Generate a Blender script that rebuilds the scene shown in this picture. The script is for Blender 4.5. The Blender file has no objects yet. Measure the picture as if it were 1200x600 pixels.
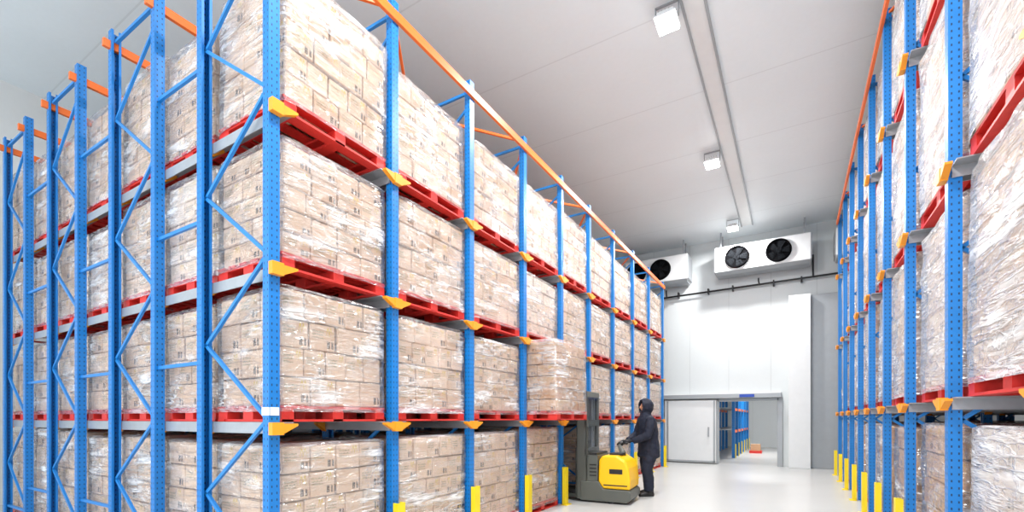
import bpy, bmesh, math, random
from mathutils import Vector, Matrix, noise
random.seed(7)
sc = bpy.context.scene
try:
    sc.view_settings.view_transform = 'Standard'
except Exception:
    pass

# ------------------------------------------------------------------ materials
class NT:
    def __init__(s, name):
        s.mat = bpy.data.materials.new(name)
        s.mat.use_nodes = True
        s.t = s.mat.node_tree
        s.t.nodes.clear()
        s.out = s.t.nodes.new('ShaderNodeOutputMaterial')
    def n(s, kind, **kw):
        nd = s.t.nodes.new(kind)
        for k, v in kw.items():
            setattr(nd, k, v)
        return nd
    def link(s, a, b):
        s.t.links.new(a, b)
    def setin(s, sock, v):
        if isinstance(v, bpy.types.NodeSocket):
            s.link(v, sock)
        else:
            sock.default_value = v
    def m(s, op, a, b=None, c=None, clamp=False):
        nd = s.n('ShaderNodeMath', operation=op)
        nd.use_clamp = clamp
        s.setin(nd.inputs[0], a)
        if b is not None: s.setin(nd.inputs[1], b)
        if c is not None: s.setin(nd.inputs[2], c)
        return nd.outputs[0]
    def mix(s, f, a, b):
        nd = s.n('ShaderNodeMix', data_type='RGBA')
        s.setin(nd.inputs[0], f)
        s.setin(nd.inputs[6], a)
        s.setin(nd.inputs[7], b)
        return nd.outputs[2]
    def noise(s, vec, scale, detail=3, rough=.5):
        nd = s.n('ShaderNodeTexNoise')
        if vec is not None: s.link(vec, nd.inputs['Vector'])
        nd.inputs['Scale'].default_value = scale
        nd.inputs['Detail'].default_value = detail
        nd.inputs['Roughness'].default_value = rough
        return nd.outputs[0]
    def coord(s, which='Object'):
        return s.n('ShaderNodeTexCoord').outputs[which]
    def mapping(s, vec, loc=(0,0,0), rot=(0,0,0), scale=(1,1,1)):
        nd = s.n('ShaderNodeMapping')
        s.link(vec, nd.inputs[0])
        nd.inputs[1].default_value = loc
        nd.inputs[2].default_value = rot
        nd.inputs[3].default_value = scale
        return nd.outputs[0]
    def bump(s, h, strength=.3, dist=.01):
        nd = s.n('ShaderNodeBump')
        nd.inputs['Strength'].default_value = strength
        nd.inputs['Distance'].default_value = dist
        s.link(h, nd.inputs['Height'])
        return nd.outputs[0]
    def princ(s, col, rough=.5, metal=0.0, spec=.5, normal=None, emit=None, es=0):
        p = s.n('ShaderNodeBsdfPrincipled')
        s.setin(p.inputs['Base Color'], col)
        s.setin(p.inputs['Roughness'], rough)
        s.setin(p.inputs['Metallic'], metal)
        p.inputs['Specular IOR Level'].default_value = spec
        if normal is not None: s.link(normal, p.inputs['Normal'])
        if emit is not None:
            p.inputs['Emission Color'].default_value = emit
            p.inputs['Emission Strength'].default_value = es
        s.link(p.outputs[0], s.out.inputs[0])
        return p

def C(r, g, b):
    f = lambda v: ((v/255+.055)/1.055)**2.4 if v/255 > .04045 else v/255/12.92
    return (f(r), f(g), f(b), 1)

def simple(name, col, rough=.5, metal=0.0, spec=.5, var=.12, scale=6):
    t = NT(name)
    nz = t.noise(t.coord('Object'), scale, 4)
    dark = tuple(c*(1-var*2) for c in col[:3])+(1,)
    c = t.mix(nz, dark, tuple(min(1, c*(1+var*.6)) for c in col[:3])+(1,))
    t.princ(c, rough, metal, spec)
    return t.mat

def in_rect(t, u, v, uc, vc, hu, hv):
    a = t.m('LESS_THAN', t.m('ABSOLUTE', t.m('SUBTRACT', u, uc)), hu)
    b = t.m('LESS_THAN', t.m('ABSOLUTE', t.m('SUBTRACT', v, vc)), hv)
    return t.m('MULTIPLY', a, b)

def carton_mat(name, base, base2, marks=1.0):
    t = NT(name)
    uvn = t.n('ShaderNodeUVMap', uv_map='UVMap').outputs[0]
    rn = t.n('ShaderNodeUVMap', uv_map='rnd').outputs[0]
    sep = t.n('ShaderNodeSeparateXYZ'); t.link(uvn, sep.inputs[0])
    u, v = sep.outputs[0], sep.outputs[1]
    sr = t.n('ShaderNodeSeparateXYZ'); t.link(rn, sr.inputs[0])
    r1, r2 = sr.outputs[0], sr.outputs[1]
    oi = t.n('ShaderNodeObjectInfo').outputs['Random']
    f = t.m('ADD', t.m('MULTIPLY', r1, .6), t.m('MULTIPLY', oi, .4))
    col = t.mix(f, base, base2)
    nz = t.noise(t.coord('Object'), 9, 4)
    col = t.mix(t.m('MULTIPLY', nz, .22), col, (base[0]*.66, base[1]*.56, base[2]*.48, 1))
    mp = t.mapping(uvn, scale=(38, 10, 1))
    nt = t.noise(mp, 1.0, 1)
    txt = t.m('GREATER_THAN', nt, .49)
    vv = t.m('ABSOLUTE', t.m('SUBTRACT', t.m('FRACT', t.m('MULTIPLY', v, 9)), .5))
    ln = t.m('LESS_THAN', vv, .3)
    r = in_rect(t, u, v, .30, .62, .22, .17)
    show = t.m('GREATER_THAN', r2, .25)
    m1 = t.m('MULTIPLY', t.m('MULTIPLY', t.m('MULTIPLY', r, txt), ln), t.m('MULTIPLY', show, .7*marks))
    col = t.mix(m1, col, (.10, .15, .06, 1))
    q = in_rect(t, u, v, .72, .26, .06, .14)
    q2 = in_rect(t, u, v, .88, .26, .04, .14)
    qq = t.m('MULTIPLY', t.m('MAXIMUM', q, q2), t.m('MULTIPLY', t.m('GREATER_THAN', t.noise(t.mapping(uvn, scale=(30, 24, 1)), 1, 1), .40), .95*marks))
    qq = t.m('MULTIPLY', qq, t.m('GREATER_THAN', r1, .3))
    col = t.mix(qq, col, (.035, .025, .02, 1))
    tt = t.m('DIVIDE', t.m('SUBTRACT', t.m('ABSOLUTE', t.m('SUBTRACT', u, .76)), .06), .06)
    par = t.m('SUBTRACT', .88, t.m('MULTIPLY', t.m('MULTIPLY', tt, tt), .28))
    near = t.m('LESS_THAN', t.m('ABSOLUTE', t.m('SUBTRACT', v, par)), .06)
    box = in_rect(t, u, v, .76, .74, .125, .18)
    arch = t.m('MULTIPLY', t.m('MULTIPLY', near, box), t.m('MULTIPLY', t.m('GREATER_THAN', r2, .35), .85*marks))
    col = t.mix(arch, col, (.60, .42, .03, 1))
    tape = t.m('LESS_THAN', t.m('ABSOLUTE', t.m('SUBTRACT', v, .985)), .02)
    col = t.mix(t.m('MULTIPLY', tape, .5), col, (.25, .17, .1, 1))
    t.princ(col, .72, 0, .25)
    return t.mat

def film_mat(name, haze0, haze1, gloss, lines=.42):
    t = NT(name)
    uvn = t.n('ShaderNodeUVMap', uv_map='UVMap').outputs[0]
    oi = t.n('ShaderNodeObjectInfo').outputs['Random']
    cmb = t.n('ShaderNodeCombineXYZ')
    t.link(t.m('MULTIPLY', oi, 37.0), cmb.inputs[0]); t.link(t.m('MULTIPLY', oi, 11.0), cmb.inputs[1])
    add = t.n('ShaderNodeVectorMath', operation='ADD')
    t.link(uvn, add.inputs[0]); t.link(cmb.outputs[0], add.inputs[1])
    vec = add.outputs[0]
    def ridge(rot, sx, sy, sc_, k):
        nn = t.noise(t.mapping(vec, rot=(0, 0, rot), scale=(sx, sy, 1)), sc_, 4, .5)
        return nn, t.m('SUBTRACT', 1.0, t.m('MULTIPLY', t.m('ABSOLUTE', t.m('SUBTRACT', nn, .5)), k), clamp=True)
    n1, r1 = ridge(.45, .8, 5, 1.5, 24)
    n2, r2 = ridge(-.95, .8, 6, 1.25, 26)
    n4, r4 = ridge(-.1, 3, 3, 1.6, 30)
    n3 = t.noise(vec, 1.5, 3, .55)
    big = t.m('MULTIPLY', t.m('SUBTRACT', n3, .46), 6.0, clamp=True)
    rid = t.m('MAXIMUM', t.m('MAXIMUM', r1, r2), t.m('MULTIPLY', r4, .6))
    broad = t.m('MULTIPLY', t.m('SUBTRACT', t.m('MAXIMUM', n1, n2), .55), 7.0, clamp=True)
    st = t.m('ADD', t.m('MULTIPLY', rid, lines), t.m('MULTIPLY', broad, .85), clamp=True)
    st = t.m('MULTIPLY', st, t.m('ADD', .22, t.m('MULTIPLY', big, .78)))
    h = t.m('ADD', haze0, t.m('MULTIPLY', st, haze1-haze0), clamp=True)
    hh = t.m('ADD', t.m('ADD', n1, n2), t.m('MULTIPLY', rid, .3))
    bmp = t.bump(t.m('ADD', hh, t.m('MULTIPLY', n3, .6)), 1.0, .04)
    tr = t.n('ShaderNodeBsdfTransparent')
    df = t.n('ShaderNodeBsdfDiffuse'); df.inputs[0].default_value = (.93, .935, .95, 1)
    t.link(bmp, df.inputs['Normal'])
    gl = t.n('ShaderNodeBsdfGlossy')
    gl.inputs['Roughness'].default_value = .15
    gl.inputs[0].default_value = (1, 1, 1, 1)
    t.link(bmp, gl.inputs['Normal'])
    mA = t.n('ShaderNodeMixShader'); t.setin(mA.inputs[0], h)
    t.link(tr.outputs[0], mA.inputs[1]); t.link(df.outputs[0], mA.inputs[2])
    lw = t.n('ShaderNodeLayerWeight'); lw.inputs[0].default_value = .3
    t.link(bmp, lw.inputs['Normal'])
    gf = t.m('ADD', gloss, t.m('MULTIPLY', lw.outputs['Fresnel'], .42), clamp=True)
    mB = t.n('ShaderNodeMixShader'); t.setin(mB.inputs[0], gf)
    t.link(mA.outputs[0], mB.inputs[1]); t.link(gl.outputs[0], mB.inputs[2])
    t.link(mB.outputs[0], t.out.inputs[0])
    return t.mat

def post_mat(name, col):
    t = NT(name)
    uvn = t.n('ShaderNodeUVMap', uv_map='UVMap').outputs[0]
    sep = t.n('ShaderNodeSeparateXYZ'); t.link(uvn, sep.inputs[0])
    u, v = sep.outputs[0], sep.outputs[1]
    fv = t.m('ABSOLUTE', t.m('SUBTRACT', t.m('FRACT', t.m('DIVIDE', v, .05)), .5))
    a = t.m('LESS_THAN', fv, .17)
    b = t.m('LESS_THAN', t.m('ABSOLUTE', t.m('SUBTRACT', t.m('ABSOLUTE', u), .020)), .0048)
    hole = t.m('MULTIPLY', t.m('MULTIPLY', a, b), .85)
    nz = t.noise(t.coord('Object'), 4, 3)
    c = t.mix(nz, tuple(x*.85 for x in col[:3])+(1,), tuple(min(1, x*1.1) for x in col[:3])+(1,))
    c = t.mix(hole, c, (.006, .012, .03, 1))
    t.princ(c, .38, 0, .5)
    return t.mat

def panel_mat(name, col, axis, pitch, rough=.5, seamk=.35):
    t = NT(name)
    co = t.coord('Object')
    sep = t.n('ShaderNodeSeparateXYZ'); t.link(co, sep.inputs[0])
    x = sep.outputs[axis]
    fr = t.m('ABSOLUTE', t.m('SUBTRACT', t.m('FRACT', t.m('DIVIDE', x, pitch)), .5))
    seam = t.m('LESS_THAN', fr, .006)
    nz = t.noise(co, .8, 4)
    nz2 = t.noise(co, 14, 3)
    f = t.m('ADD', t.m('MULTIPLY', nz, .7), t.m('MULTIPLY', nz2, .3))
    c = t.mix(f, tuple(v*.92 for v in col[:3])+(1,), tuple(min(1, v*1.05) for v in col[:3])+(1,))
    c = t.mix(t.m('MULTIPLY', seam, seamk), c, (col[0]*.45, col[1]*.45, col[2]*.45, 1))
    t.princ(c, rough, 0, .4, normal=t.bump(t.m('SUBTRACT', 1, seam), .4, .004))
    return t.mat

def floor_mat():
    t = NT('sealed_concrete')
    co = t.coord('Object')
    n1 = t.noise(co, .7, 4, .5)
    c = t.mix(n1, (.49, .49, .475, 1), (.55, .55, .54, 1))
    t.princ(c, .27, 0, .5)
    return t.mat

M = {}
M['cart'] = carton_mat('carton_board', C(232, 206, 183), C(206, 176, 150))
M['cart2'] = carton_mat('carton_board_brown', C(196, 156, 122), C(212, 180, 150), .7)
M['cart3'] = carton_mat('carton_board_pale', C(236, 220, 206), C(218, 192, 174), .8)
M['red'] = simple('pallet_red', C(220, 50, 42), .5, var=.14, scale=20)
M['film'] = film_mat('stretch_film', .03, .95, .10, .50)
M['filmw'] = film_mat('stretch_film_thick', .24, .97, .10, .6)
M['post'] = post_mat('upright_blue_perforated', C(16, 118, 194))
M['blue'] = simple('brace_blue', C(28, 126, 202), .4, var=.08)
M['orange'] = simple('bracket_orange', C(246, 156, 30), .42, var=.06)
M['beam'] = simple('beam_orange', C(236, 110, 34), .42, var=.06)
M['galv'] = simple('galvanised_steel', C(176, 180, 184), .4, .5, var=.1, scale=12)
M['yellow'] = simple('guard_yellow', C(240, 212, 24), .45, var=.06)
M['wall'] = panel_mat('wall_panel_white', (.62, .65, .655, 1), 0, 1.15)
M['wally'] = panel_mat('wall_panel_white_side', (.70, .71, .70, 1), 1, 1.15)
M['ceil'] = panel_mat('ceiling_panel', (.78, .84, .87, 1), 1, 1.9, seamk=.22)
M['floor'] = floor_mat()
M['white'] = simple('white_painted', (.72, .735, .74, 1), .4, var=.03)
M['grey'] = simple('grey_metal', C(160, 164, 168), .4, .2, var=.05)
M['dgrey'] = simple('dark_grey_paint', C(88, 90, 84), .42, var=.06)
M['black'] = simple('black_rubber', C(26, 26, 28), .5, var=.1)
M['fanblack'] = simple('fan_black', C(16, 16, 18), .9, var=.1, spec=.02)
M['fandark'] = simple('fan_blade_dark', C(30, 32, 35), .9, var=.1, spec=.02)
M['syellow'] = simple('machine_yellow', C(250, 194, 8), .35, var=.04)
M['navy'] = simple('navy_freezer_suit', C(22, 28, 48), .8, var=.2, scale=30)
M['glove'] = simple('dark_glove', C(30, 32, 38), .7)
M['skin'] = simple('skin', C(196, 140, 112), .55, var=.05)
M['hair'] = simple('dark_eye', C(24, 18, 16), .5)
M['signblue'] = simple('sign_blue', C(30, 70, 170), .4)
M['label'] = simple('label_white', C(235, 235, 232), .5, var=.02)
t = NT('lamp_led'); t.princ((1, 1, 1, 1), .4, emit=(1, .99, .97, 1), es=18); M['led'] = t.mat
t = NT('clear_guard')
tr = t.n('ShaderNodeBsdfTransparent'); tr.inputs[0].default_value = (.8, .82, .84, 1)
gl = t.n('ShaderNodeBsdfGlossy'); gl.inputs['Roughness'].default_value = .08
mx = t.n('ShaderNodeMixShader'); mx.inputs[0].default_value = .1
t.link(tr.outputs[0], mx.inputs[1]); t.link(gl.outputs[0], mx.inputs[2]); t.link(mx.outputs[0], t.out.inputs[0])
M['clear'] = t.mat

# ------------------------------------------------------------------ mesh builder
class MB:
    def __init__(s):
        s.v = []; s.f = []; s.mi = []; s.uv = []; s.sm = []; s.mats = []; s.rnd = []
    def mat(s, k):
        if k not in s.mats: s.mats.append(k)
        return s.mats.index(k)
    def face(s, idx, mk, uv=None, smooth=False, rnd=(0, 0)):
        s.f.append(tuple(idx)); s.mi.append(s.mat(mk)); s.sm.append(smooth)
        s.uv.append(uv if uv else [(0, 0)]*len(idx)); s.rnd.append(rnd)
    def box(s, x0, x1, y0, y1, z0, z1, mk, unit=False, rnd=(0, 0), mtx=None):
        if x0 > x1: x0, x1 = x1, x0
        if y0 > y1: y0, y1 = y1, y0
        if z0 > z1: z0, z1 = z1, z0
        b = len(s.v)
        P = [(x0,y0,z0),(x1,y0,z0),(x1,y1,z0),(x0,y1,z0),(x0,y0,z1),(x1,y0,z1),(x1,y1,z1),(x0,y1,z1)]
        if mtx is not None:
            s.v += [tuple(mtx @ Vector(p)) for p in P]
        else:
            s.v += P
        dx, dy = (x1-x0)/2, (y1-y0)/2
        for q, kind in (((0,1,5,4),'x'),((1,2,6,5),'y'),((2,3,7,6),'x'),((3,0,4,7),'y'),((4,5,6,7),'t'),((3,2,1,0),'t')):
            if unit:
                uv = [(0,0),(1,0),(1,1),(0,1)] if kind != 't' else [(.02,.02),(.05,.02),(.05,.05),(.02,.05)]
            else:
                h = dx if kind == 'x' else dy
                uv = [(-h,z0),(h,z0),(h,z1),(-h,z1)] if kind != 't' else [(9,0)]*4
            s.face([b+i for i in q], mk, uv, rnd=rnd)
    def bar(s, p1, p2, w, h, mk):
        p1, p2 = Vector(p1), Vector(p2)
        d = p2-p1; L = d.length
        q = d.to_track_quat('X', 'Z').to_matrix().to_4x4()
        mt = Matrix.Translation(p1) @ q
        s.box(0, L, -w/2, w/2, -h/2, h/2, mk, mtx=mt)
    def prism(s, poly, axis, a0, a1, mk, smooth=False):
        n = len(poly); b = len(s.v)
        def P(p, a):
            if axis == 'x': return (a, p[0], p[1])
            if axis == 'y': return (p[0], a, p[1])
            return (p[0], p[1], a)
        s.v += [P(p, a0) for p in poly] + [P(p, a1) for p in poly]
        for i in range(n):
            j = (i+1) % n
            L = math.hypot(poly[j][0]-poly[i][0], poly[j][1]-poly[i][1])/2
            s.face((b+i, b+j, b+n+j, b+n+i), mk, [(-L,a0),(L,a0),(L,a1),(-L,a1)], smooth)
        s.face([b+i for i in range(n)][::-1], mk, [(9,0)]*n)
        s.face([b+n+i for i in range(n)], mk, [(9,0)]*n)
    def loft(s, rings, mk, cap=True, smooth=True, close=False):
        b = len(s.v); n = len(rings[0])
        for r in rings: s.v += [tuple(p) for p in r]
        for k in range(len(rings)-1):
            for i in range(n):
                j = (i+1) % n
                s.face((b+k*n+i, b+k*n+j, b+(k+1)*n+j, b+(k+1)*n+i), mk, smooth=smooth)
        if cap:
            s.face([b+i for i in range(n)][::-1], mk, smooth=False)
            e = b+(len(rings)-1)*n
            s.face([e+i for i in range(n)], mk, smooth=False)
    def tube(s, pts, radii, mk, n=12, flat=1.0):
        pts = [Vector(p) for p in pts]
        rings = []
        up = None
        for i, p in enumerate(pts):
            if i == 0: d = pts[1]-p
            elif i == len(pts)-1: d = p-pts[i-1]
            else: d = (pts[i+1]-p).normalized()+(p-pts[i-1]).normalized()
            d.normalize()
            if up is None:
                up = Vector((0, 1, 0)) if abs(d.y) < .9 else Vector((0, 0, 1))
            a = (up - d*up.dot(d)).normalized(); up = a
            bb = d.cross(a)
            r = radii[i] if isinstance(radii, (list, tuple)) else radii
            rings.append([p + a*math.cos(2*math.pi*k/n)*r + bb*math.sin(2*math.pi*k/n)*r*flat for k in range(n)])
        s.loft(rings, mk)
    def ell(s, c, r, mk, n=16, m=10):
        rings = []
        for i in range(m+1):
            th = math.pi*(i/m)*.98+.01*math.pi
            rings.append([(c[0]+r[0]*math.sin(th)*math.cos(2*math.pi*k/n), c[1]+r[1]*math.sin(th)*math.sin(2*math.pi*k/n), c[2]-r[2]*math.cos(th)) for k in range(n)])
        s.loft(rings, mk)
    def mesh(s, name, rnd=False, bevel=0, fix=True):
        me = bpy.data.meshes.new(name)
        me.from_pydata(s.v, [], s.f)
        for k in s.mats: me.materials.append(M[k])
        me.polygons.foreach_set('material_index', s.mi)
        me.polygons.foreach_set('use_smooth', s.sm)
        uvl = me.uv_layers.new(name='UVMap')
        flat = [c for f in s.uv for p in f for c in p]
        uvl.data.foreach_set('uv', flat)
        if rnd:
            rl = me.uv_layers.new(name='rnd')
            fl = []
            for f, r in zip(s.f, s.rnd):
                for _ in f: fl += [r[0], r[1]]
            rl.data.foreach_set('uv', fl)
        me.update()
        if fix:
            bm = bmesh.new(); bm.from_mesh(me)
            bmesh.ops.recalc_face_normals(bm, faces=bm.faces)
            bm.to_mesh(me); bm.free()
        return me
    def obj(s, name, parent=None, bevel=0, **kw):
        o = bpy.data.objects.new(name, s.mesh(name, **kw))
        sc.collection.objects.link(o)
        if parent: o.parent = parent
        if bevel:
            md = o.modifiers.new('bevel', 'BEVEL'); md.width = bevel; md.segments = 2
            md.limit_method = 'ANGLE'
        return o

def cyl(mb, c, r, axis, a0, a1, mk, n=24):
    poly = [(c[0]+r*math.cos(2*math.pi*k/n), c[1]+r*math.sin(2*math.pi*k/n)) for k in range(n)]
    mb.prism(poly, axis, a0, a1, mk, smooth=False)

def empty(name, loc=(0,0,0), rz=0):
    o = bpy.data.objects.new(name, None)
    o.location = loc; o.rotation_euler = (0, 0, rz)
    sc.collection.objects.link(o)
    return o

# ------------------------------------------------------------------ room shell
H = 7.0; YB = 16.0; XL = -11.2; XR = 4.4; Y0 = -4.0
mb = MB(); mb.box(XL-.2, XR+.2, Y0, 27, -.15, 0, 'floor'); mb.obj('floor')
mb = MB(); mb.box(XL-.2, XR+.2, Y0, YB+.25, H, H+.2, 'ceil'); mb.obj('ceiling')
mb = MB(); mb.box(XL-.2, XL, Y0, YB, 0, H, 'wally'); mb.obj('wall_left')
mb = MB(); mb.box(XR, XR+.2, Y0, YB, 0, H, 'wally'); mb.obj('wall_right')
DX0, DX1, DZ = -2.02, -.39, 1.95
mb = MB()
mb.box(XL-.2, DX0, YB, YB+.25, 0, H, 'wall')
mb.box(DX1, XR+.2, YB, YB+.25, 0, H, 'wall')
mb.box(DX0, DX1, YB, YB+.25, DZ, H, 'wall')
mb.obj('wall_back')
mb = MB(); mb.box(-.12, .42, YB-.32, YB-.002, 0, 4.95, 'white'); mb.obj('trim_1', bevel=.01)
mb = MB(); mb.box(.42, 1.2, YB-.10, YB-.002, 0, 4.95, 'grey'); mb.obj('trim_2', bevel=.01)
mb = MB(); mb.box(-11, DX0-.15, YB-.05, YB-.001, 0, .14, 'white'); mb.box(1.25, 4.3, YB-.05, YB-.001, 0, .14, 'white'); mb.obj('baseboard_back', bevel=.01)
mb = MB()
mb.box(-1.27, -1.02, Y0, YB-.9, H-.018, H-.001, 'white')
mb.box(-1.30, -1.27, Y0, YB-.9, H-.04, H-.001, 'grey')
mb.box(-1.02, -.99, Y0, YB-.9, H-.04, H-.001, 'grey')
mb.obj('trim_3')
mb = MB()
mb.box(-5.2, -5, YB+.25, 26, 0, 4, 'wally'); mb.obj('wall_annex_left')
mb = MB(); mb.box(1.6, 1.8, YB+.25, 26, 0, 4, 'wally'); mb.obj('wall_annex_right')
mb = MB(); mb.box(-5.2, 1.8, 26, 26.2, 0, 4, 'wall'); mb.obj('wall_annex_back')
mb = MB(); mb.box(-5.2, 1.8, YB+.25, 26.2, 4, 4.2, 'ceil'); mb.obj('ceiling_annex')

door = empty('door_1', (0, 0, 0))
mb = MB()
mb.box(-3.62, -2.06, YB-.20, YB-.10, .03, 2.0, 'white')
mb.obj('leaf', door, bevel=.015)
mb = MB()
mb.box(-3.55, -3.50, YB-.215, YB-.20, .05, 1.98, 'grey'); mb.box(-2.14, -2.09, YB-.215, YB-.20, .05, 1.98, 'grey')
mb.box(-3.55, -2.09, YB-.215, YB-.20, .05, .09, 'grey'); mb.box(-2.30, -2.26, YB-.26, YB-.20, .85, 1.15, 'grey')
mb.obj('leaf_edge', door)
mb = MB()
mb.box(-3.75, -.30, YB-.27, YB-.001, 2.04, 2.17, 'grey')
mb.box(-3.75, -.30, YB-.22, YB-.001, 2.17, 2.20, 'white')
mb.box(-1.4, -1.0, YB-.30, YB-.27, 2.06, 2.15, 'signblue')
mb.obj('track', door, bevel=.006)
mb = MB()
mb.box(DX1-.02, DX1+.12, YB-.09, YB-.001, 0, 2.04, 'grey'); mb.box(DX0-.04, DX0+.02, YB-.09, YB-.001, 0, 2.04, 'grey')
mb.box(DX0-.02, DX1+.02, YB-.09, YB-.001, DZ, 2.04, 'grey')
mb.obj('frame', door, bevel=.006)

mb = MB()
for y in (18.6, 19.8, 21.0, 22.2, 23.4, 24.6):
    for x in (-1.85, -2.75):
        mb.box(x-.05, x+.05, y-.05, y+.05, 0, 3.4, 'post')
    mb.box(-1.79, -1.76, y-.05, y+.05, 0, .5, 'yellow')
for z in (.9, 1.7, 2.6):
    mb.box(-1.88, -1.82, 18.6, 24.6, z, z+.09, 'beam')
    mb.box(-2.78, -2.72, 18.6, 24.6, z, z+.09, 'beam')
    mb.box(-2.7, -1.9, 18.7, 24.5, z+.09, z+.12, 'galv')
mb.obj('storage_rack')
mb = MB(); mb.box(-1.5, -1.15, 21.5, 21.9, .1, .36, 'cart2', unit=True); mb.box(-1.55, -1.1, 21.45, 21.95, 0, .1, 'red')
mb.obj('cardboard_box', rnd=True)

# ------------------------------------------------------------------ racks
HW, DP = .042, .078
def profile(cx, cy, s):
    pts = [(0,-HW),(0,HW),(-DP,HW),(-DP,.021),(-DP+.005,.021),(-DP+.005,HW-.005),(-.005,HW-.005),(-.005,-HW+.005),(-DP+.005,-HW+.005),(-DP+.005,-.021),(-DP,-.021),(-DP,-HW)]
    return [(cx+s*(p[0]+DP/2), cy+p[1]) for p in pts]

def rack(name, pairs, ys, levels, top, s, dz):
    mb = MB()
    xf = pairs[0][0]
    hd = DP/2
    allx = [x for p in pairs for x in p]
    for iy, y in enumerate(ys):
        sides = [1, -1]
        if iy == 0: sides = [1]
        if iy == len(ys)-1: sides = [-1]
        for (xa, xb) in pairs:
            for x, so in ((xa, s), (xb, -s)):
                mb.prism(profile(x, y, so), 'z', .01, top, 'post')
                mb.box(x-.08, x+.08, y-.08, y+.08, 0, .012, 'galv')
            lo, hi = xa-s*hd, xb+s*hd
            mb.bar((lo, y, .18), (hi, y, .18), .03, .03, 'blue')
            mb.bar((lo, y, top-.12), (hi, y, top-.12), .03, .03, 'blue')
            z = .18; k = 0
            while z+dz < top-.1:
                a, b = (lo, hi) if k % 2 == 0 else (hi, lo)
                mb.bar((a, y, z), (b, y, z+dz), .024, .028, 'blue')
                z += dz; k += 1
        for (_, xb), (xa2, _) in zip(pairs[:-1], pairs[1:]):
            for z in (.5, 1.9, 3.1, 4.4):
                if z < top: mb.bar((xb-s*hd, y, z), (xa2+s*hd, y, z), .026, .03, 'blue')
        for L in levels:
            for x in allx:
                x0 = x+s*hd if x == xf else x-.03
                x1 = x+s*(hd+.045) if x == xf else x+.03
                for sd in sides:
                    poly = [(y, L-.012), (y+sd*.165, L-.012), (y+sd*.165, L-.028), (y+sd*.05, L-.085), (y, L-.085)]
                    if x != xf: poly = [(y+sd*(HW+.002), L-.012)]+[(y+sd*.15, L-.012), (y+sd*.15, L-.03), (y+sd*(HW+.002), L-.11)]
                    mb.prism(poly, 'x', x0, x1, 'orange')
                if x == xf:
                    mb.box(x0, x1+s*.004, y-.046, y+.046, L-.095, L-.002, 'orange')
            for sd in sides:
                xe = allx[-1]-s*.3
                a, b = sorted((y+sd*.048, y+sd*.17))
                mb.box(xf+s*.02, xe, a, b, L-.010, L-.001, 'galv')
                a, b = sorted((y+sd*.048, y+sd*.056))
                mb.box(xf+s*.02, xe, a, b, L-.09, L-.010, 'galv')
        gx = xf+s*.11
        mb.box(gx, gx+s*.012, y-.05, y+.05, 0, .62, 'yellow')
        for sd in (-1, 1):
            mb.box(gx-s*.05, gx, y+sd*.05, y+sd*.04, 0, .62, 'yellow')
        mb.box(gx-s*.05, gx+s*.05, y-.09, y+.09, 0, .012, 'yellow')
    for x in allx:
        mb.box(x-.02, x+.02, ys[0]-.1, ys[-1]+.05, top-.20, top-.12, 'beam') if x != xf else mb.box(x+s*hd, x+s*(hd+.035), ys[0]-.1, ys[-1]+.05, top-.21, top-.12, 'beam')
    for i in range(0, len(ys)-1):
        a, b = (pairs[0][0], pairs[0][1]) if i % 2 else (pairs[0][1], pairs[0][0])
        mb.bar((a, ys[i], top-.05), (b, ys[i+1], top-.05), .03, .03, 'beam')
    y = ys[0]-HW-.001
    mb.box(xf-.045, xf+.045, y-.004, y, levels[0]+.05, levels[0]+.11, 'label')
    mb.box(xf+s*hd, xf+s*(hd+.004), ys[0]-.035, ys[0]+.035, levels[0]+.05, levels[0]+.11, 'label')
    return mb.obj(name)

YL = [2.08, 3.31, 4.57, 5.87, 7.13, 8.38, 9.76, 11.2, 12.65, 14.2]
LV = [1.40, 2.58, 3.77]
rack('pallet_racking', [(-3.33, -4.28), (-5.12, -6.07), (-6.99, -7.90), (-8.80, -9.70)], YL, LV, 5.45, 1, .62)
YR = [2.98, 4.585, 6.07, 7.42, 8.74, 10.1, 11.5, 12.9, 14.3]
LR = [1.58, 3.25, 5.0]
rack('pallet_racking', [(1.0, 1.9), (2.75, 3.65)], YR, LR, 6.5, -1, .62)

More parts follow.
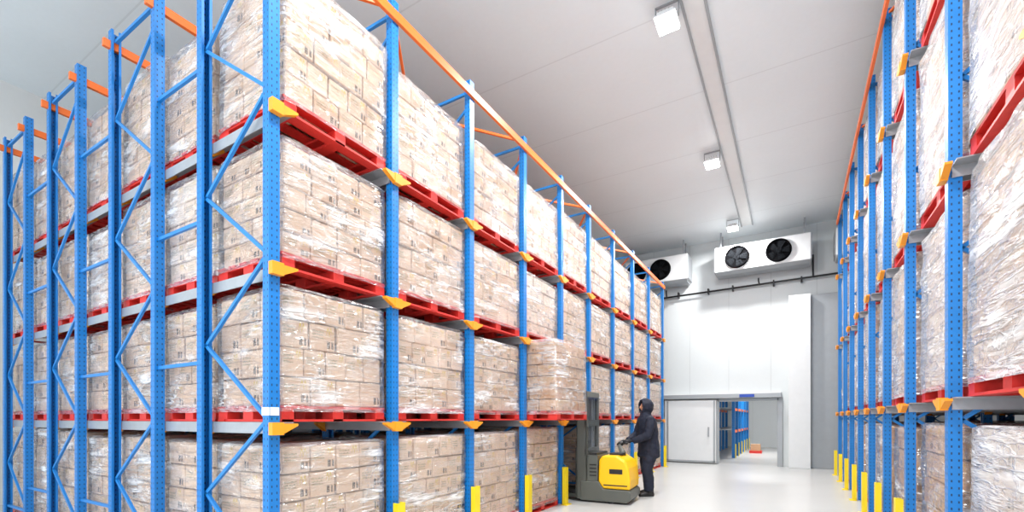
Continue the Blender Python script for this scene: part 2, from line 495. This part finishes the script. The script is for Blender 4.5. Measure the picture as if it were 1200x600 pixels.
# ------------------------------------------------------------------ pallet loads
def make_load(name, wy, wx, h, nz, pat, seed, cart, film, bulge=1.0, cover_top=.5):
    rs = random.Random(seed)
    P = .13
    mb = MB()
    lh = h/nz
    for k in range(nz):
        ny, nx = pat[k % len(pat)]
        cy, cx = wy/ny, wx/nx
        sh = rs.uniform(-.014, .014)
        for i in range(ny):
            for j in range(nx):
                if 0 < i < ny-1 and 0 < j < nx-1 and k < nz-1: continue
                g = .005
                jx, jy = rs.uniform(-.012, .006)+sh, rs.uniform(-.006, .006)
                x0 = -wx/2+j*cx; y0 = -wy/2+i*cy
                ang = Matrix.Translation((x0+cx/2, y0+cy/2, 0)) @ Matrix.Rotation(rs.uniform(-.025, .025), 4, 'Z') @ Matrix.Translation((-x0-cx/2, -y0-cy/2, 0))
                mb.box(x0+g+jx, x0+cx-g+jx, y0+g+jy, y0+cy-g+jy, P+k*lh+.001, P+(k+1)*lh-.004-rs.uniform(0, .006), cart, unit=True, rnd=(rs.random(), rs.random()), mtx=ang)
    me = mb.mesh(name+'_c', rnd=True)
    bm = bmesh.new(); bm.from_mesh(me)
    bmesh.ops.bevel(bm, geom=bm.edges[:], offset=.008, segments=1, affect='EDGES', profile=.5)
    bm.to_mesh(me); bm.free()
    m2 = MB()
    hx, hy = wx/2+.02, wy/2+.02
    for i in range(6):
        x = -hx+.05+(2*hx-.1)*i/5
        m2.box(x-.05, x+.05, -hy, hy, .105, .128, 'red')
    for j in (-1, 0, 1):
        y = j*(hy-.06)
        m2.box(-hx, hx, y-.05, y+.05, .085, .105, 'red')
        m2.box(-hx, hx, y-.05, y+.05, 0, .02, 'red')
        for i in (-1, 0, 1):
            x = i*(hx-.07)
            m2.box(x-.07, x+.07, y-.055, y+.055, .02, .085, 'red')
    m2.box(hx-.10, hx, -hy, hy, .001, .0195, 'red'); m2.box(-hx, -hx+.10, -hy, hy, .001, .0195, 'red')
    ns = 16
    base = []
    def side(a, b, u0):
        for i in range(ns):
            f = i/ns
            base.append((a[0]+(b[0]-a[0])*f, a[1]+(b[1]-a[1])*f, u0+math.dist(a, b)*f, f))
    X, Y = wx/2+.026, wy/2+.020
    side((X, -Y), (X, Y), 0); side((X, Y), (-X, Y), 2*Y); side((-X, Y), (-X, -Y), 2*Y+2*X); side((-X, -Y), (X, -Y), 4*Y+2*X)
    nr = 20; n = len(base)
    b0 = len(m2.v)
    zs = [P-.05+(h+.05)*i/nr for i in range(nr+1)]
    rows = [(z, 0) for z in zs]+[(P+h+.016, .03), (P+h+.018, .10*cover_top*2)]
    for z, ins in rows:
        for (x, y, u, f) in base:
            nn = noise.noise(Vector((u*2.2+seed*7.3, z*4.0, seed)))*.5+.5
            n2 = noise.noise(Vector((u*7+seed, z*9+u*5, seed*2.1)))*.5+.5
            n3 = abs(noise.noise(Vector((u*5+z*6+seed, z*3-u*3, seed*3.3))))
            off = bulge*(.014*nn+.010*n2+.018*n3)
            cr = min(1, min(f, 1-f)*8) if f > 0 else 0
            off *= .3+.7*cr
            sx = (X+off-ins)/X; sy = (Y+off-ins)/Y
            cornerf = .985 if f == 0 else 1
            m2.v.append((x*sx*cornerf, y*sy*cornerf, z+(0 if ins == 0 else .008*nn)))
    m2.mat(film)
    for k in range(len(rows)-1):
        for i in range(n):
            j = (i+1) % n
            u0 = base[i][2]; u1 = base[j][2] if j else 4*X+4*Y
            z0, z1 = rows[k][0]+rows[k][1], rows[k+1][0]+rows[k+1][1]
            m2.face((b0+k*n+i, b0+k*n+j, b0+(k+1)*n+j, b0+(k+1)*n+i), film, [(u0, z0), (u1, z0), (u1, z1), (u0, z1)], True)
    me2 = m2.mesh(name+'_p', rnd=True, fix=True)
    bm = bmesh.new(); bm.from_mesh(me)
    for f in bm.faces: f.material_index = 0
    nb = len(bm.faces)
    bm.from_mesh(me2)
    bm.faces.ensure_lookup_table()
    for f in bm.faces[nb:]: f.material_index += 1
    lx, ly = rs.uniform(-.018, .010), rs.uniform(-.012, .012)
    for v in bm.verts:
        if v.co.z > P:
            v.co.x += lx*(v.co.z-P); v.co.y += ly*(v.co.z-P)
    res = bpy.data.meshes.new(name)
    bm.to_mesh(res); bm.free()
    res.materials.append(M[cart])
    for k in m2.mats: res.materials.append(M[k])
    return res

patA = [(4, 3), (5, 3)]
patB = [(5, 3), (4, 3)]
patC = [(4, 3), (4, 4), (5, 3)]
pats = [patA, patB, patC]
mid = [make_load('carton_pallet', 1.04, .86, .92, 4+(i % 2), pats[i % 3], 11+i, 'cart' if i != 3 else 'cart3', 'film') for i in range(6)]
gnd = [make_load('carton_pallet', 1.04, .86, 1.16, 5, pats[i % 3], 31+i, 'cart', 'film') for i in range(3)]
tops = [make_load('carton_pallet', 1.04, .86, 1.05, 5, pats[i % 3], 51+i, 'cart', 'film', 1.3) for i in range(3)]
held = make_load('carton_pallet', 1.06, .86, .97, 6, patC, 77, 'cart2', 'film')

def put(me, x, y, z, sy=1, rz=0, sz=1, sx=1):
    o = bpy.data.objects.new('carton_pallet', me)
    o.location = (x, y, z); o.rotation_euler = (0, 0, rz); o.scale = (sx, sy, sz)
    sc.collection.objects.link(o)
    return o
R = random.Random(3)
for i in range(len(YL)-1):
    yc = (YL[i]+YL[i+1])/2; bw = YL[i+1]-YL[i]
    sy = (bw-.14)/1.12
    for j in range(7 if i < 2 else 2):
        for L, z in enumerate([0]+LV):
            if i == 4 and j == 0 and L == 0: continue
            x = -3.785-.95*j + R.uniform(-.012, .012)
            if i == 4 and L == 1: x -= .16
            kind = gnd if L == 0 else (tops if L == 3 else mid)
            me = kind[R.randrange(len(kind))]
            sz = R.uniform(.93, 1.0) if L != 3 else R.uniform(.88, 1.03)
            rz = R.choice((0, math.pi)) + R.uniform(-.012, .012)
            if i == 3 and L == 1:
                if j == 0: x = -3.28; me = held; sz = 1.03
            put(me, x, yc, z+.001, sy, rz, sz)

rc = ['cart3', 'cart', 'cart3', 'cart2']
rm = [make_load('carton_pallet', 1.14, .92, 1.38, 6, pats[i % 3], 91+i, rc[i], 'filmw', 1.5, .9) for i in range(4)]
rg = [make_load('carton_pallet', 1.14, .92, 1.22, 5, pats[i % 3], 111+i, ['cart2', 'cart', 'cart3'][i], 'filmw' if i != 0 else 'film', 1.2, .5) for i in range(3)]
rt = [make_load('carton_pallet', 1.14, .92, 1.15, 5, pats[i % 3], 131+i, rc[i], 'filmw', 1.5, .9) for i in range(2)]
for i in range(len(YR)-1):
    yc = (YR[i]+YR[i+1])/2; bw = YR[i+1]-YR[i]
    sy = (bw-.14)/1.22
    for j in range(3 if i < 2 else 2):
        for L, z in enumerate([0]+LR):
            x = 1.55+1.02*j + R.uniform(-.015, .015)
            kind = rg if L == 0 else (rt if L == 3 else rm)
            k = R.randrange(len(kind))
            if L == 0 and i == 0: k = 2
            if L == 0 and i == 1: k = 0
            put(kind[k], x, yc, z+.001, sy, R.choice((0, math.pi)), R.uniform(.96, 1.02))

# ------------------------------------------------------------------ evaporators
def evaporator(x0, x1, fans, z0=5.72, z1=6.52, yf=15.2, yb=15.9):
    e = empty('evaporator_unit', ((x0+x1)/2, (yf+yb)/2, z0))
    cx, cy = (x0+x1)/2, (yf+yb)/2
    w = (x1-x0)/2; d = (yb-yf)/2; h = z1-z0
    mb = MB()
    mb.box(-w, w, -d, d, .06, h, 'white')
    mb.obj('casing', e, bevel=.02)
    mb = MB()
    mb.prism([(-d+.02, .06), (d-.02, .06), (d-.1, 0), (-d+.2, .0)], 'x', -w+.03, w-.03, 'grey')
    for sx in (-1, 1):
        mb.box(sx*w, sx*(w+.02), -d+.03, d-.03, .08, h-.02, 'grey')
        mb.box(sx*(w-.15)-.02, sx*(w-.15)+.02, -.2, -.16, h, H-z0, 'grey')
        mb.box(sx*(w-.15)-.02, sx*(w-.15)+.02, .16, .2, h, H-z0, 'grey')
    mb.obj('tray_and_hangers', e)
    mb = MB()
    for fx in fans:
        fx -= cx; zc = .06+(h-.06)/2; r = .285
        n = 32
        ro = [[((rr)*math.cos(2*math.pi*k/n)+fx, yy, zc+(rr)*math.sin(2*math.pi*k/n)) for k in range(n)] for rr, yy in ((r+.04, -d), (r+.03, -d-.07), (r, -d-.08), (r-.01, -d-.005))]
        mb.loft(ro, 'fanblack', cap=False)
        cyl(mb, (fx, zc), r, 'y', -d-.006, -d-.003, 'fanblack', 32)
        cyl(mb, (fx, zc), .08, 'y', -d-.06, -d-.01, 'fandark', 16)
        for b in range(5):
            a = 2*math.pi*b/5
            ca, sa = math.cos(a), math.sin(a)
            i0 = len(mb.v)
            for rr, tw in ((.07, .05), (.26, .10)):
                for sg in (-1, 1):
                    mb.v.append((fx+rr*ca-sg*tw*sa, -d-.035+sg*.02, zc+rr*sa+sg*tw*ca))
            mb.face((i0, i0+1, i0+3, i0+2), 'fandark')
        for rr in (.08, .13, .18, .23, .275):
            pts = [(fx+rr*math.cos(2*math.pi*k/24), -d-.085, zc+rr*math.sin(2*math.pi*k/24)) for k in range(25)]
            mb.tube(pts, .0035, 'fanblack', n=4)
        for a in (0, 1, 2):
            c_, s_ = math.cos(a*math.pi/3), math.sin(a*math.pi/3)
            mb.bar((fx-r*c_, -d-.086, zc-r*s_), (fx+r*c_, -d-.086, zc+r*s_), .006, .006, 'fanblack')
    mb.obj('fans', e)
    return e
evaporator(-4.75, -2.80, [-4.38, -3.62], z0=5.68)
evaporator(-2.02, .42, [-1.42, -.36])
evaporator(.98, 3.4, [1.6, 2.7])
mb = MB()
mb.tube([(-4.8, 15.86, 5.36), (.98, 15.86, 5.46), (3.8, 15.86, 5.5)], .028, 'black', n=10)
for x in (-3.6, -.9, 2.2):
    mb.tube([(x, 15.93, 5.64), (x, 15.93, 5.56), (x+.03, 15.86, 5.42)], .02, 'black', n=8)
mb.tube([(.48, 15.93, 6.1), (.48, 15.9, 5.6), (.48, 15.86, 5.45)], .022, 'black', n=8)
for x in (-4.2, -3.2, -2.3, -1.6, -.5, .2, 1.4):
    mb.box(x-.02, x+.02, 15.82, 15.995, 5.34, 5.50, 'black')
mb.obj('refrigerant_pipe')

# ------------------------------------------------------------------ lamps
def lamp(x, y, power=170):
    e = empty('ceiling_floodlight', (x, y, H))
    mb = MB()
    mb.box(-.11, .11, -.13, .13, -.23, -.17, 'white')
    mb.box(-.14, .14, -.16, .16, -.245, -.225, 'white')
    for k in range(5): mb.box(-.09+k*.045-.004, -.09+k*.045+.004, -.11, .11, -.17, -.14, 'grey')
    mb.box(-.155, -.145, -.02, .02, -.21, 0, 'grey'); mb.box(.145, .155, -.02, .02, -.21, 0, 'grey')
    mb.box(-.155, .155, -.02, .02, -.012, 0, 'grey')
    mb.obj('housing', e)
    mb = MB(); mb.box(-.13, .13, -.15, .15, -.275, -.246, 'led'); mb.obj('led_panel', e)
    ld = bpy.data.lights.new('floodlight', 'AREA'); ld.shape = 'SQUARE'; ld.size = .3; ld.energy = power
    ld.color = (1, .998, .99)
    lo = bpy.data.objects.new('floodlight', ld); lo.location = (0, 0, -.29); lo.parent = e
    sc.collection.objects.link(lo)
for y, p in ((-1.8, 260), (2.4, 260), (6.5, 260), (10.6, 265), (14.5, 225)): lamp(-1.46, y, p)
e = empty('annex_ceiling_light', (-1.2, 20.5, 4))
mb = MB(); mb.box(-.6, .6, -.6, .6, -.08, -.001, 'white'); mb.box(-.55, .55, -.55, .55, -.09, -.08, 'led'); mb.obj('panel', e)
ld = bpy.data.lights.new('annex', 'AREA'); ld.size = 1.1; ld.energy = 210
lo = bpy.data.objects.new('annex', ld); lo.location = (0, 0, -.12); lo.parent = e; sc.collection.objects.link(lo)

w = bpy.data.worlds.new('World'); sc.world = w; w.use_nodes = True
bg = w.node_tree.nodes['Background']; bg.inputs[0].default_value = (.87, .94, 1, 1); bg.inputs[1].default_value = 2.9

# ------------------------------------------------------------------ worker
WL = Vector((-2.31, 8.77, 0)); wa = math.atan2(-.62, -.78)
worker = empty('warehouse_worker', WL, wa)
def er(c, a, b, n=20):
    return [(c[0]+a*math.cos(2*math.pi*k/n), c[1]+b*math.sin(2*math.pi*k/n), c[2]) for k in range(n)]
mb = MB()
mb.loft([er((-.01, 0, .70), .18, .225), er((-.01, 0, .74), .195, .24), er((-.01, 0, .93), .185, .23), er((.0, 0, 1.06), .175, .21), er((.01, 0, 1.2), .18, .225), er((.03, 0, 1.34), .17, .235), er((.04, 0, 1.43), .135, .205), er((.05, 0, 1.49), .10, .13), er((.055, 0, 1.55), .09, .10)], 'navy')
for s_ in (1, -1):
    fx = .05 if s_ == 1 else -.05
    mb.tube([(0, s_*.095, .92), (fx*.4+.01, s_*.11, .70), (fx*.9+.03, s_*.115, .49), (fx-.01, s_*.118, .28), (fx-.015, s_*.12, .10)], [.125, .122, .102, .096, .088], 'navy', n=16)
    mb.tube([(.03, s_*.12, 1.41), (.04, s_*.195, 1.385), (.07, s_*.235, 1.26), (.12, s_*.245, 1.12), (.22, s_*.195, 1.06), (.345, s_*.125, 1.01)], [.075, .092, .085, .077, .068, .054], 'navy', n=14)
def rx(x, b, c, zc=1.645, n=20):
    return [(x, b*math.cos(2*math.pi*k/n), zc+c*math.sin(2*math.pi*k/n)) for k in range(n)]
mb.loft([rx(-.095, .02, .03), rx(-.085, .06, .08), rx(-.035, .112, .132), rx(.03, .132, .152), rx(.09, .128, .15), rx(.135, .11, .135), rx(.15, .098, .12), rx(.145, .08, .105), rx(.10, .078, .10), rx(.03, .07, .09)], 'navy')
body = mb.obj('hooded_suit', worker)
rm_ = body.modifiers.new('remesh', 'REMESH'); rm_.mode = 'VOXEL'; rm_.voxel_size = .011; rm_.use_smooth_shade = True
smd = body.modifiers.new('smooth', 'SMOOTH'); smd.iterations = 5; smd.factor = .5
tx = bpy.data.textures.new('folds', 'CLOUDS'); tx.noise_scale = .09
dm = body.modifiers.new('folds', 'DISPLACE'); dm.texture = tx; dm.strength = .028; dm.mid_level = .5
mb = MB()
mb.ell((.055, 0, 1.635), (.088, .070, .105), 'skin')
mb.tube([(.135, 0, 1.66), (.152, 0, 1.635), (.157, 0, 1.62), (.138, 0, 1.612)], [.008, .011, .014, .010], 'skin', n=10)
mb.tube([(.128, -.02, 1.585), (.137, 0, 1.587), (.128, .02, 1.585)], [.004, .008, .004], 'skin', n=8)
for s_ in (1, -1):
    mb.ell((.128, s_*.028, 1.648), (.010, .013, .008), 'hair', 10, 6)
    mb.tube([(.128, s_*.012, 1.668), (.132, s_*.03, 1.672), (.120, s_*.046, 1.666)], .004, 'hair', n=6)
    mb.ell((.05, s_*.071, 1.63), (.018, .008, .028), 'skin', 10, 6)
mb.obj('head', worker)
mb = MB()
for s_ in (1, -1):
    fx = .05 if s_ == 1 else -.05
    rings = []
    for x, a, zt in ((-.105, .028, .07), (-.09, .040, .10), (-.03, .050, .12), (.04, .050, .105), (.11, .053, .085), (.155, .044, .07), (.18, .02, .05)):
        rr = []
        for k in range(16):
            an = 2*math.pi*k/16
            zz = zt/2+zt/2*math.sin(an); zz = max(0.002, zz)
            rr.append((fx+x, s_*.12+a*math.cos(an)*(1.0 if zz > .01 else .9), zz))
        rings.append(rr)
    mb.loft(rings, 'black')
    mb.tube([(fx-.03, s_*.12, .06), (fx-.03, s_*.12, .15), (fx-.02, s_*.12, .22)], [.052, .055, .06], 'black', n=14)
mb.obj('boots', worker)
for s_, nm in ((1, 'hand_left'), (-1, 'hand_right')):
    mb = MB(); yh = s_*.10
    mb.loft([[(x, yh+w_*math.cos(2*math.pi*k/14), z+h_*math.sin(2*math.pi*k/14)) for k in range(14)] for x, w_, h_, z in ((.325, .032, .030, 1.018), (.36, .034, .024, 1.014), (.40, .042, .019, 1.012), (.435, .044, .016, 1.012), (.452, .040, .013, 1.010))], 'glove')
    for q, (dy, ln) in enumerate(((-.033, .92), (-.011, 1.05), (.011, 1.0), (.033, .82))):
        y = yh+dy
        mb.tube([(.435, y, 1.011), (.455, y, 1.010), (.455+.024*ln, y, .998), (.455+.026*ln, y, .976), (.455+.008*ln, y, .960), (.445, y, .962)], [.0105, .0105, .010, .0095, .009, .007], 'glove', n=8)
    mb.tube([(.375, yh-s_*.03, 1.005), (.40, yh-s_*.052, .992), (.43, yh-s_*.056, .972), (.45, yh-s_*.045, .963)], [.014, .013, .011, .008], 'glove', n=8)
    mb.obj(nm, worker)

# ------------------------------------------------------------------ pallet stacker
SL = Vector((-2.86, 7.90, 0)); sa_ = math.radians(184)
st = empty('pallet_stacker', SL, sa_)
mb = MB()
mb.prism([(-.56, .10), (-.50, .03), (.30, .03), (.30, .36), (-.02, .36), (-.10, .24), (-.52, .24), (-.56, .20)], 'y', -.37, .37, 'dgrey')
mb.obj('chassis', st, bevel=.015)
mb = MB()
mb.prism([(-.54, .245), (-.09, .245), (-.01, .365), (-.02, .72), (-.08, .80), (-.32, .80), (-.46, .72), (-.52, .60), (-.545, .40)], 'y', -.35, .35, 'syellow')
mb.obj('rear_cowl', st, bevel=.03)
mb = MB()
mb.box(.0, .18, -.35, .35, .362, .80, 'dgrey')
mb.box(.02, .15, -.33, .33, .80, .84, 'black')
for k in range(4): mb.box(.02, .14, .351, .356, .45+k*.06, .47+k*.06, 'black')
mb.box(-.42, -.20, .351, .355, .50, .58, 'black'); mb.box(-.36, -.15, -.15, .15, .802, .83, 'black')
mb.box(-.50, -.10, .351, .354, .30, .32, 'black')
mb.obj('battery_box', st, bevel=.008)
mb = MB()
for sd in (-1, 1):
    y0, y1 = sd*.24, sd*.36
    mb.box(.19, .21, y0, y1, .05, 1.88, 'dgrey'); mb.box(.35, .37, y0, y1, .05, 1.88, 'dgrey'); mb.box(.19, .37, sd*.345, sd*.36, .05, 1.88, 'dgrey')
    mb.box(.225, .335, sd*.19, sd*.235, .08, 1.84, 'grey')
    mb.tube([(.25, sd*.13, .1), (.25, sd*.13, 1.2)], .035, 'grey', n=12)
    mb.tube([(.25, sd*.13, 1.2), (.25, sd*.13, 1.8)], .02, 'galv', n=10)
    mb.bar((.30, sd*.05, .3), (.30, sd*.05, 1.8), .025, .01, 'black')
for z in (1.84, 1.35, .86, .30):
    mb.box(.18, .23, -.36, .36, z-.06, z+.05, 'dgrey')
mb.box(.22, .36, -.24, .24, 1.78, 1.86, 'dgrey')
mb.obj('mast', st, bevel=.004)
mb = MB(); mb.box(.172, .178, -.33, .33, .85, 1.80, 'clear')
mb.obj('guard_screen', st)
mb = MB()
mb.box(.375, .41, -.30, .30, .12, .50, 'dgrey')
mb.box(.375, .41, -.30, -.22, .5, .9, 'dgrey'); mb.box(.375, .41, .22, .30, .5, .9, 'dgrey'); mb.box(.375, .41, -.30, .30, .86, .92, 'dgrey')
for sd in (-1, 1):
    mb.prism([(.39, .13), (1.30, .16), (1.33, .175), (1.30, .19), (.39, .195)], 'y', sd*.12, sd*.26, 'black')
    mb.prism([(.30, .05), (1.15, .05), (1.20, .08), (1.15, .115), (.30, .12)], 'y', sd*.13, sd*.25, 'dgrey')
    cyl(mb, (1.10, .042), .04, 'y', sd*.15, sd*.23, 'black', 16)
mb.obj('forks', st, bevel=.004)
mb = MB()
cyl(mb, (-.22, .11), .11, 'y', -.04, .05, 'black', 24)
for sd in (-1, 1): cyl(mb, (-.20, .065), .065, 'y', sd*.26, sd*.32, 'black', 20)
mb.obj('wheels', st)
Mw = Matrix.Translation(WL) @ Matrix.Rotation(wa, 4, 'Z')
Mi = (Matrix.Translation(SL) @ Matrix.Rotation(sa_, 4, 'Z')).inverted()
L2 = lambda p: Mi @ (Mw @ Vector(p))
mb = MB()
hb = .455
basep = Vector((-.30, -.12, .78))
mb.tube([basep, basep+Vector((-.0, -.02, .06)), basep.lerp(L2((hb+.10, 0, .93)), .6)+Vector((0, 0, .02)), L2((hb+.10, 0, .93))], [.07, .055, .04, .036], 'dgrey', n=12)
mb.tube([L2((hb+.12, 0, .92)), L2((hb+.07, 0, .96)), L2((hb+.03, 0, .985))], [.045, .05, .035], 'black', n=12)
mb.tube([L2((hb+.08, 0, .955)), L2((hb+.07, .12, .965)), L2((hb+.04, .17, .98)), L2((hb, .165, .985)), L2((hb, 0, .985)), L2((hb, -.165, .985)), L2((hb+.04, -.17, .98)), L2((hb+.07, -.12, .965)), L2((hb+.08, 0, .955))], .0135, 'black', n=10)
mb.obj('tiller', st)

# ------------------------------------------------------------------ camera
cam = bpy.data.cameras.new('camera')
co = bpy.data.objects.new('camera', cam)
sc.collection.objects.link(co)
co.location = (0, 0, 1.43)
co.rotation_euler = (math.pi/2, 0, math.radians(30.9))
cam.sensor_width = 36; cam.sensor_fit = 'HORIZONTAL'
cam.lens = 551/1200*36
cam.shift_y = 190/1200
cam.clip_start = .05; cam.clip_end = 100
sc.camera = co
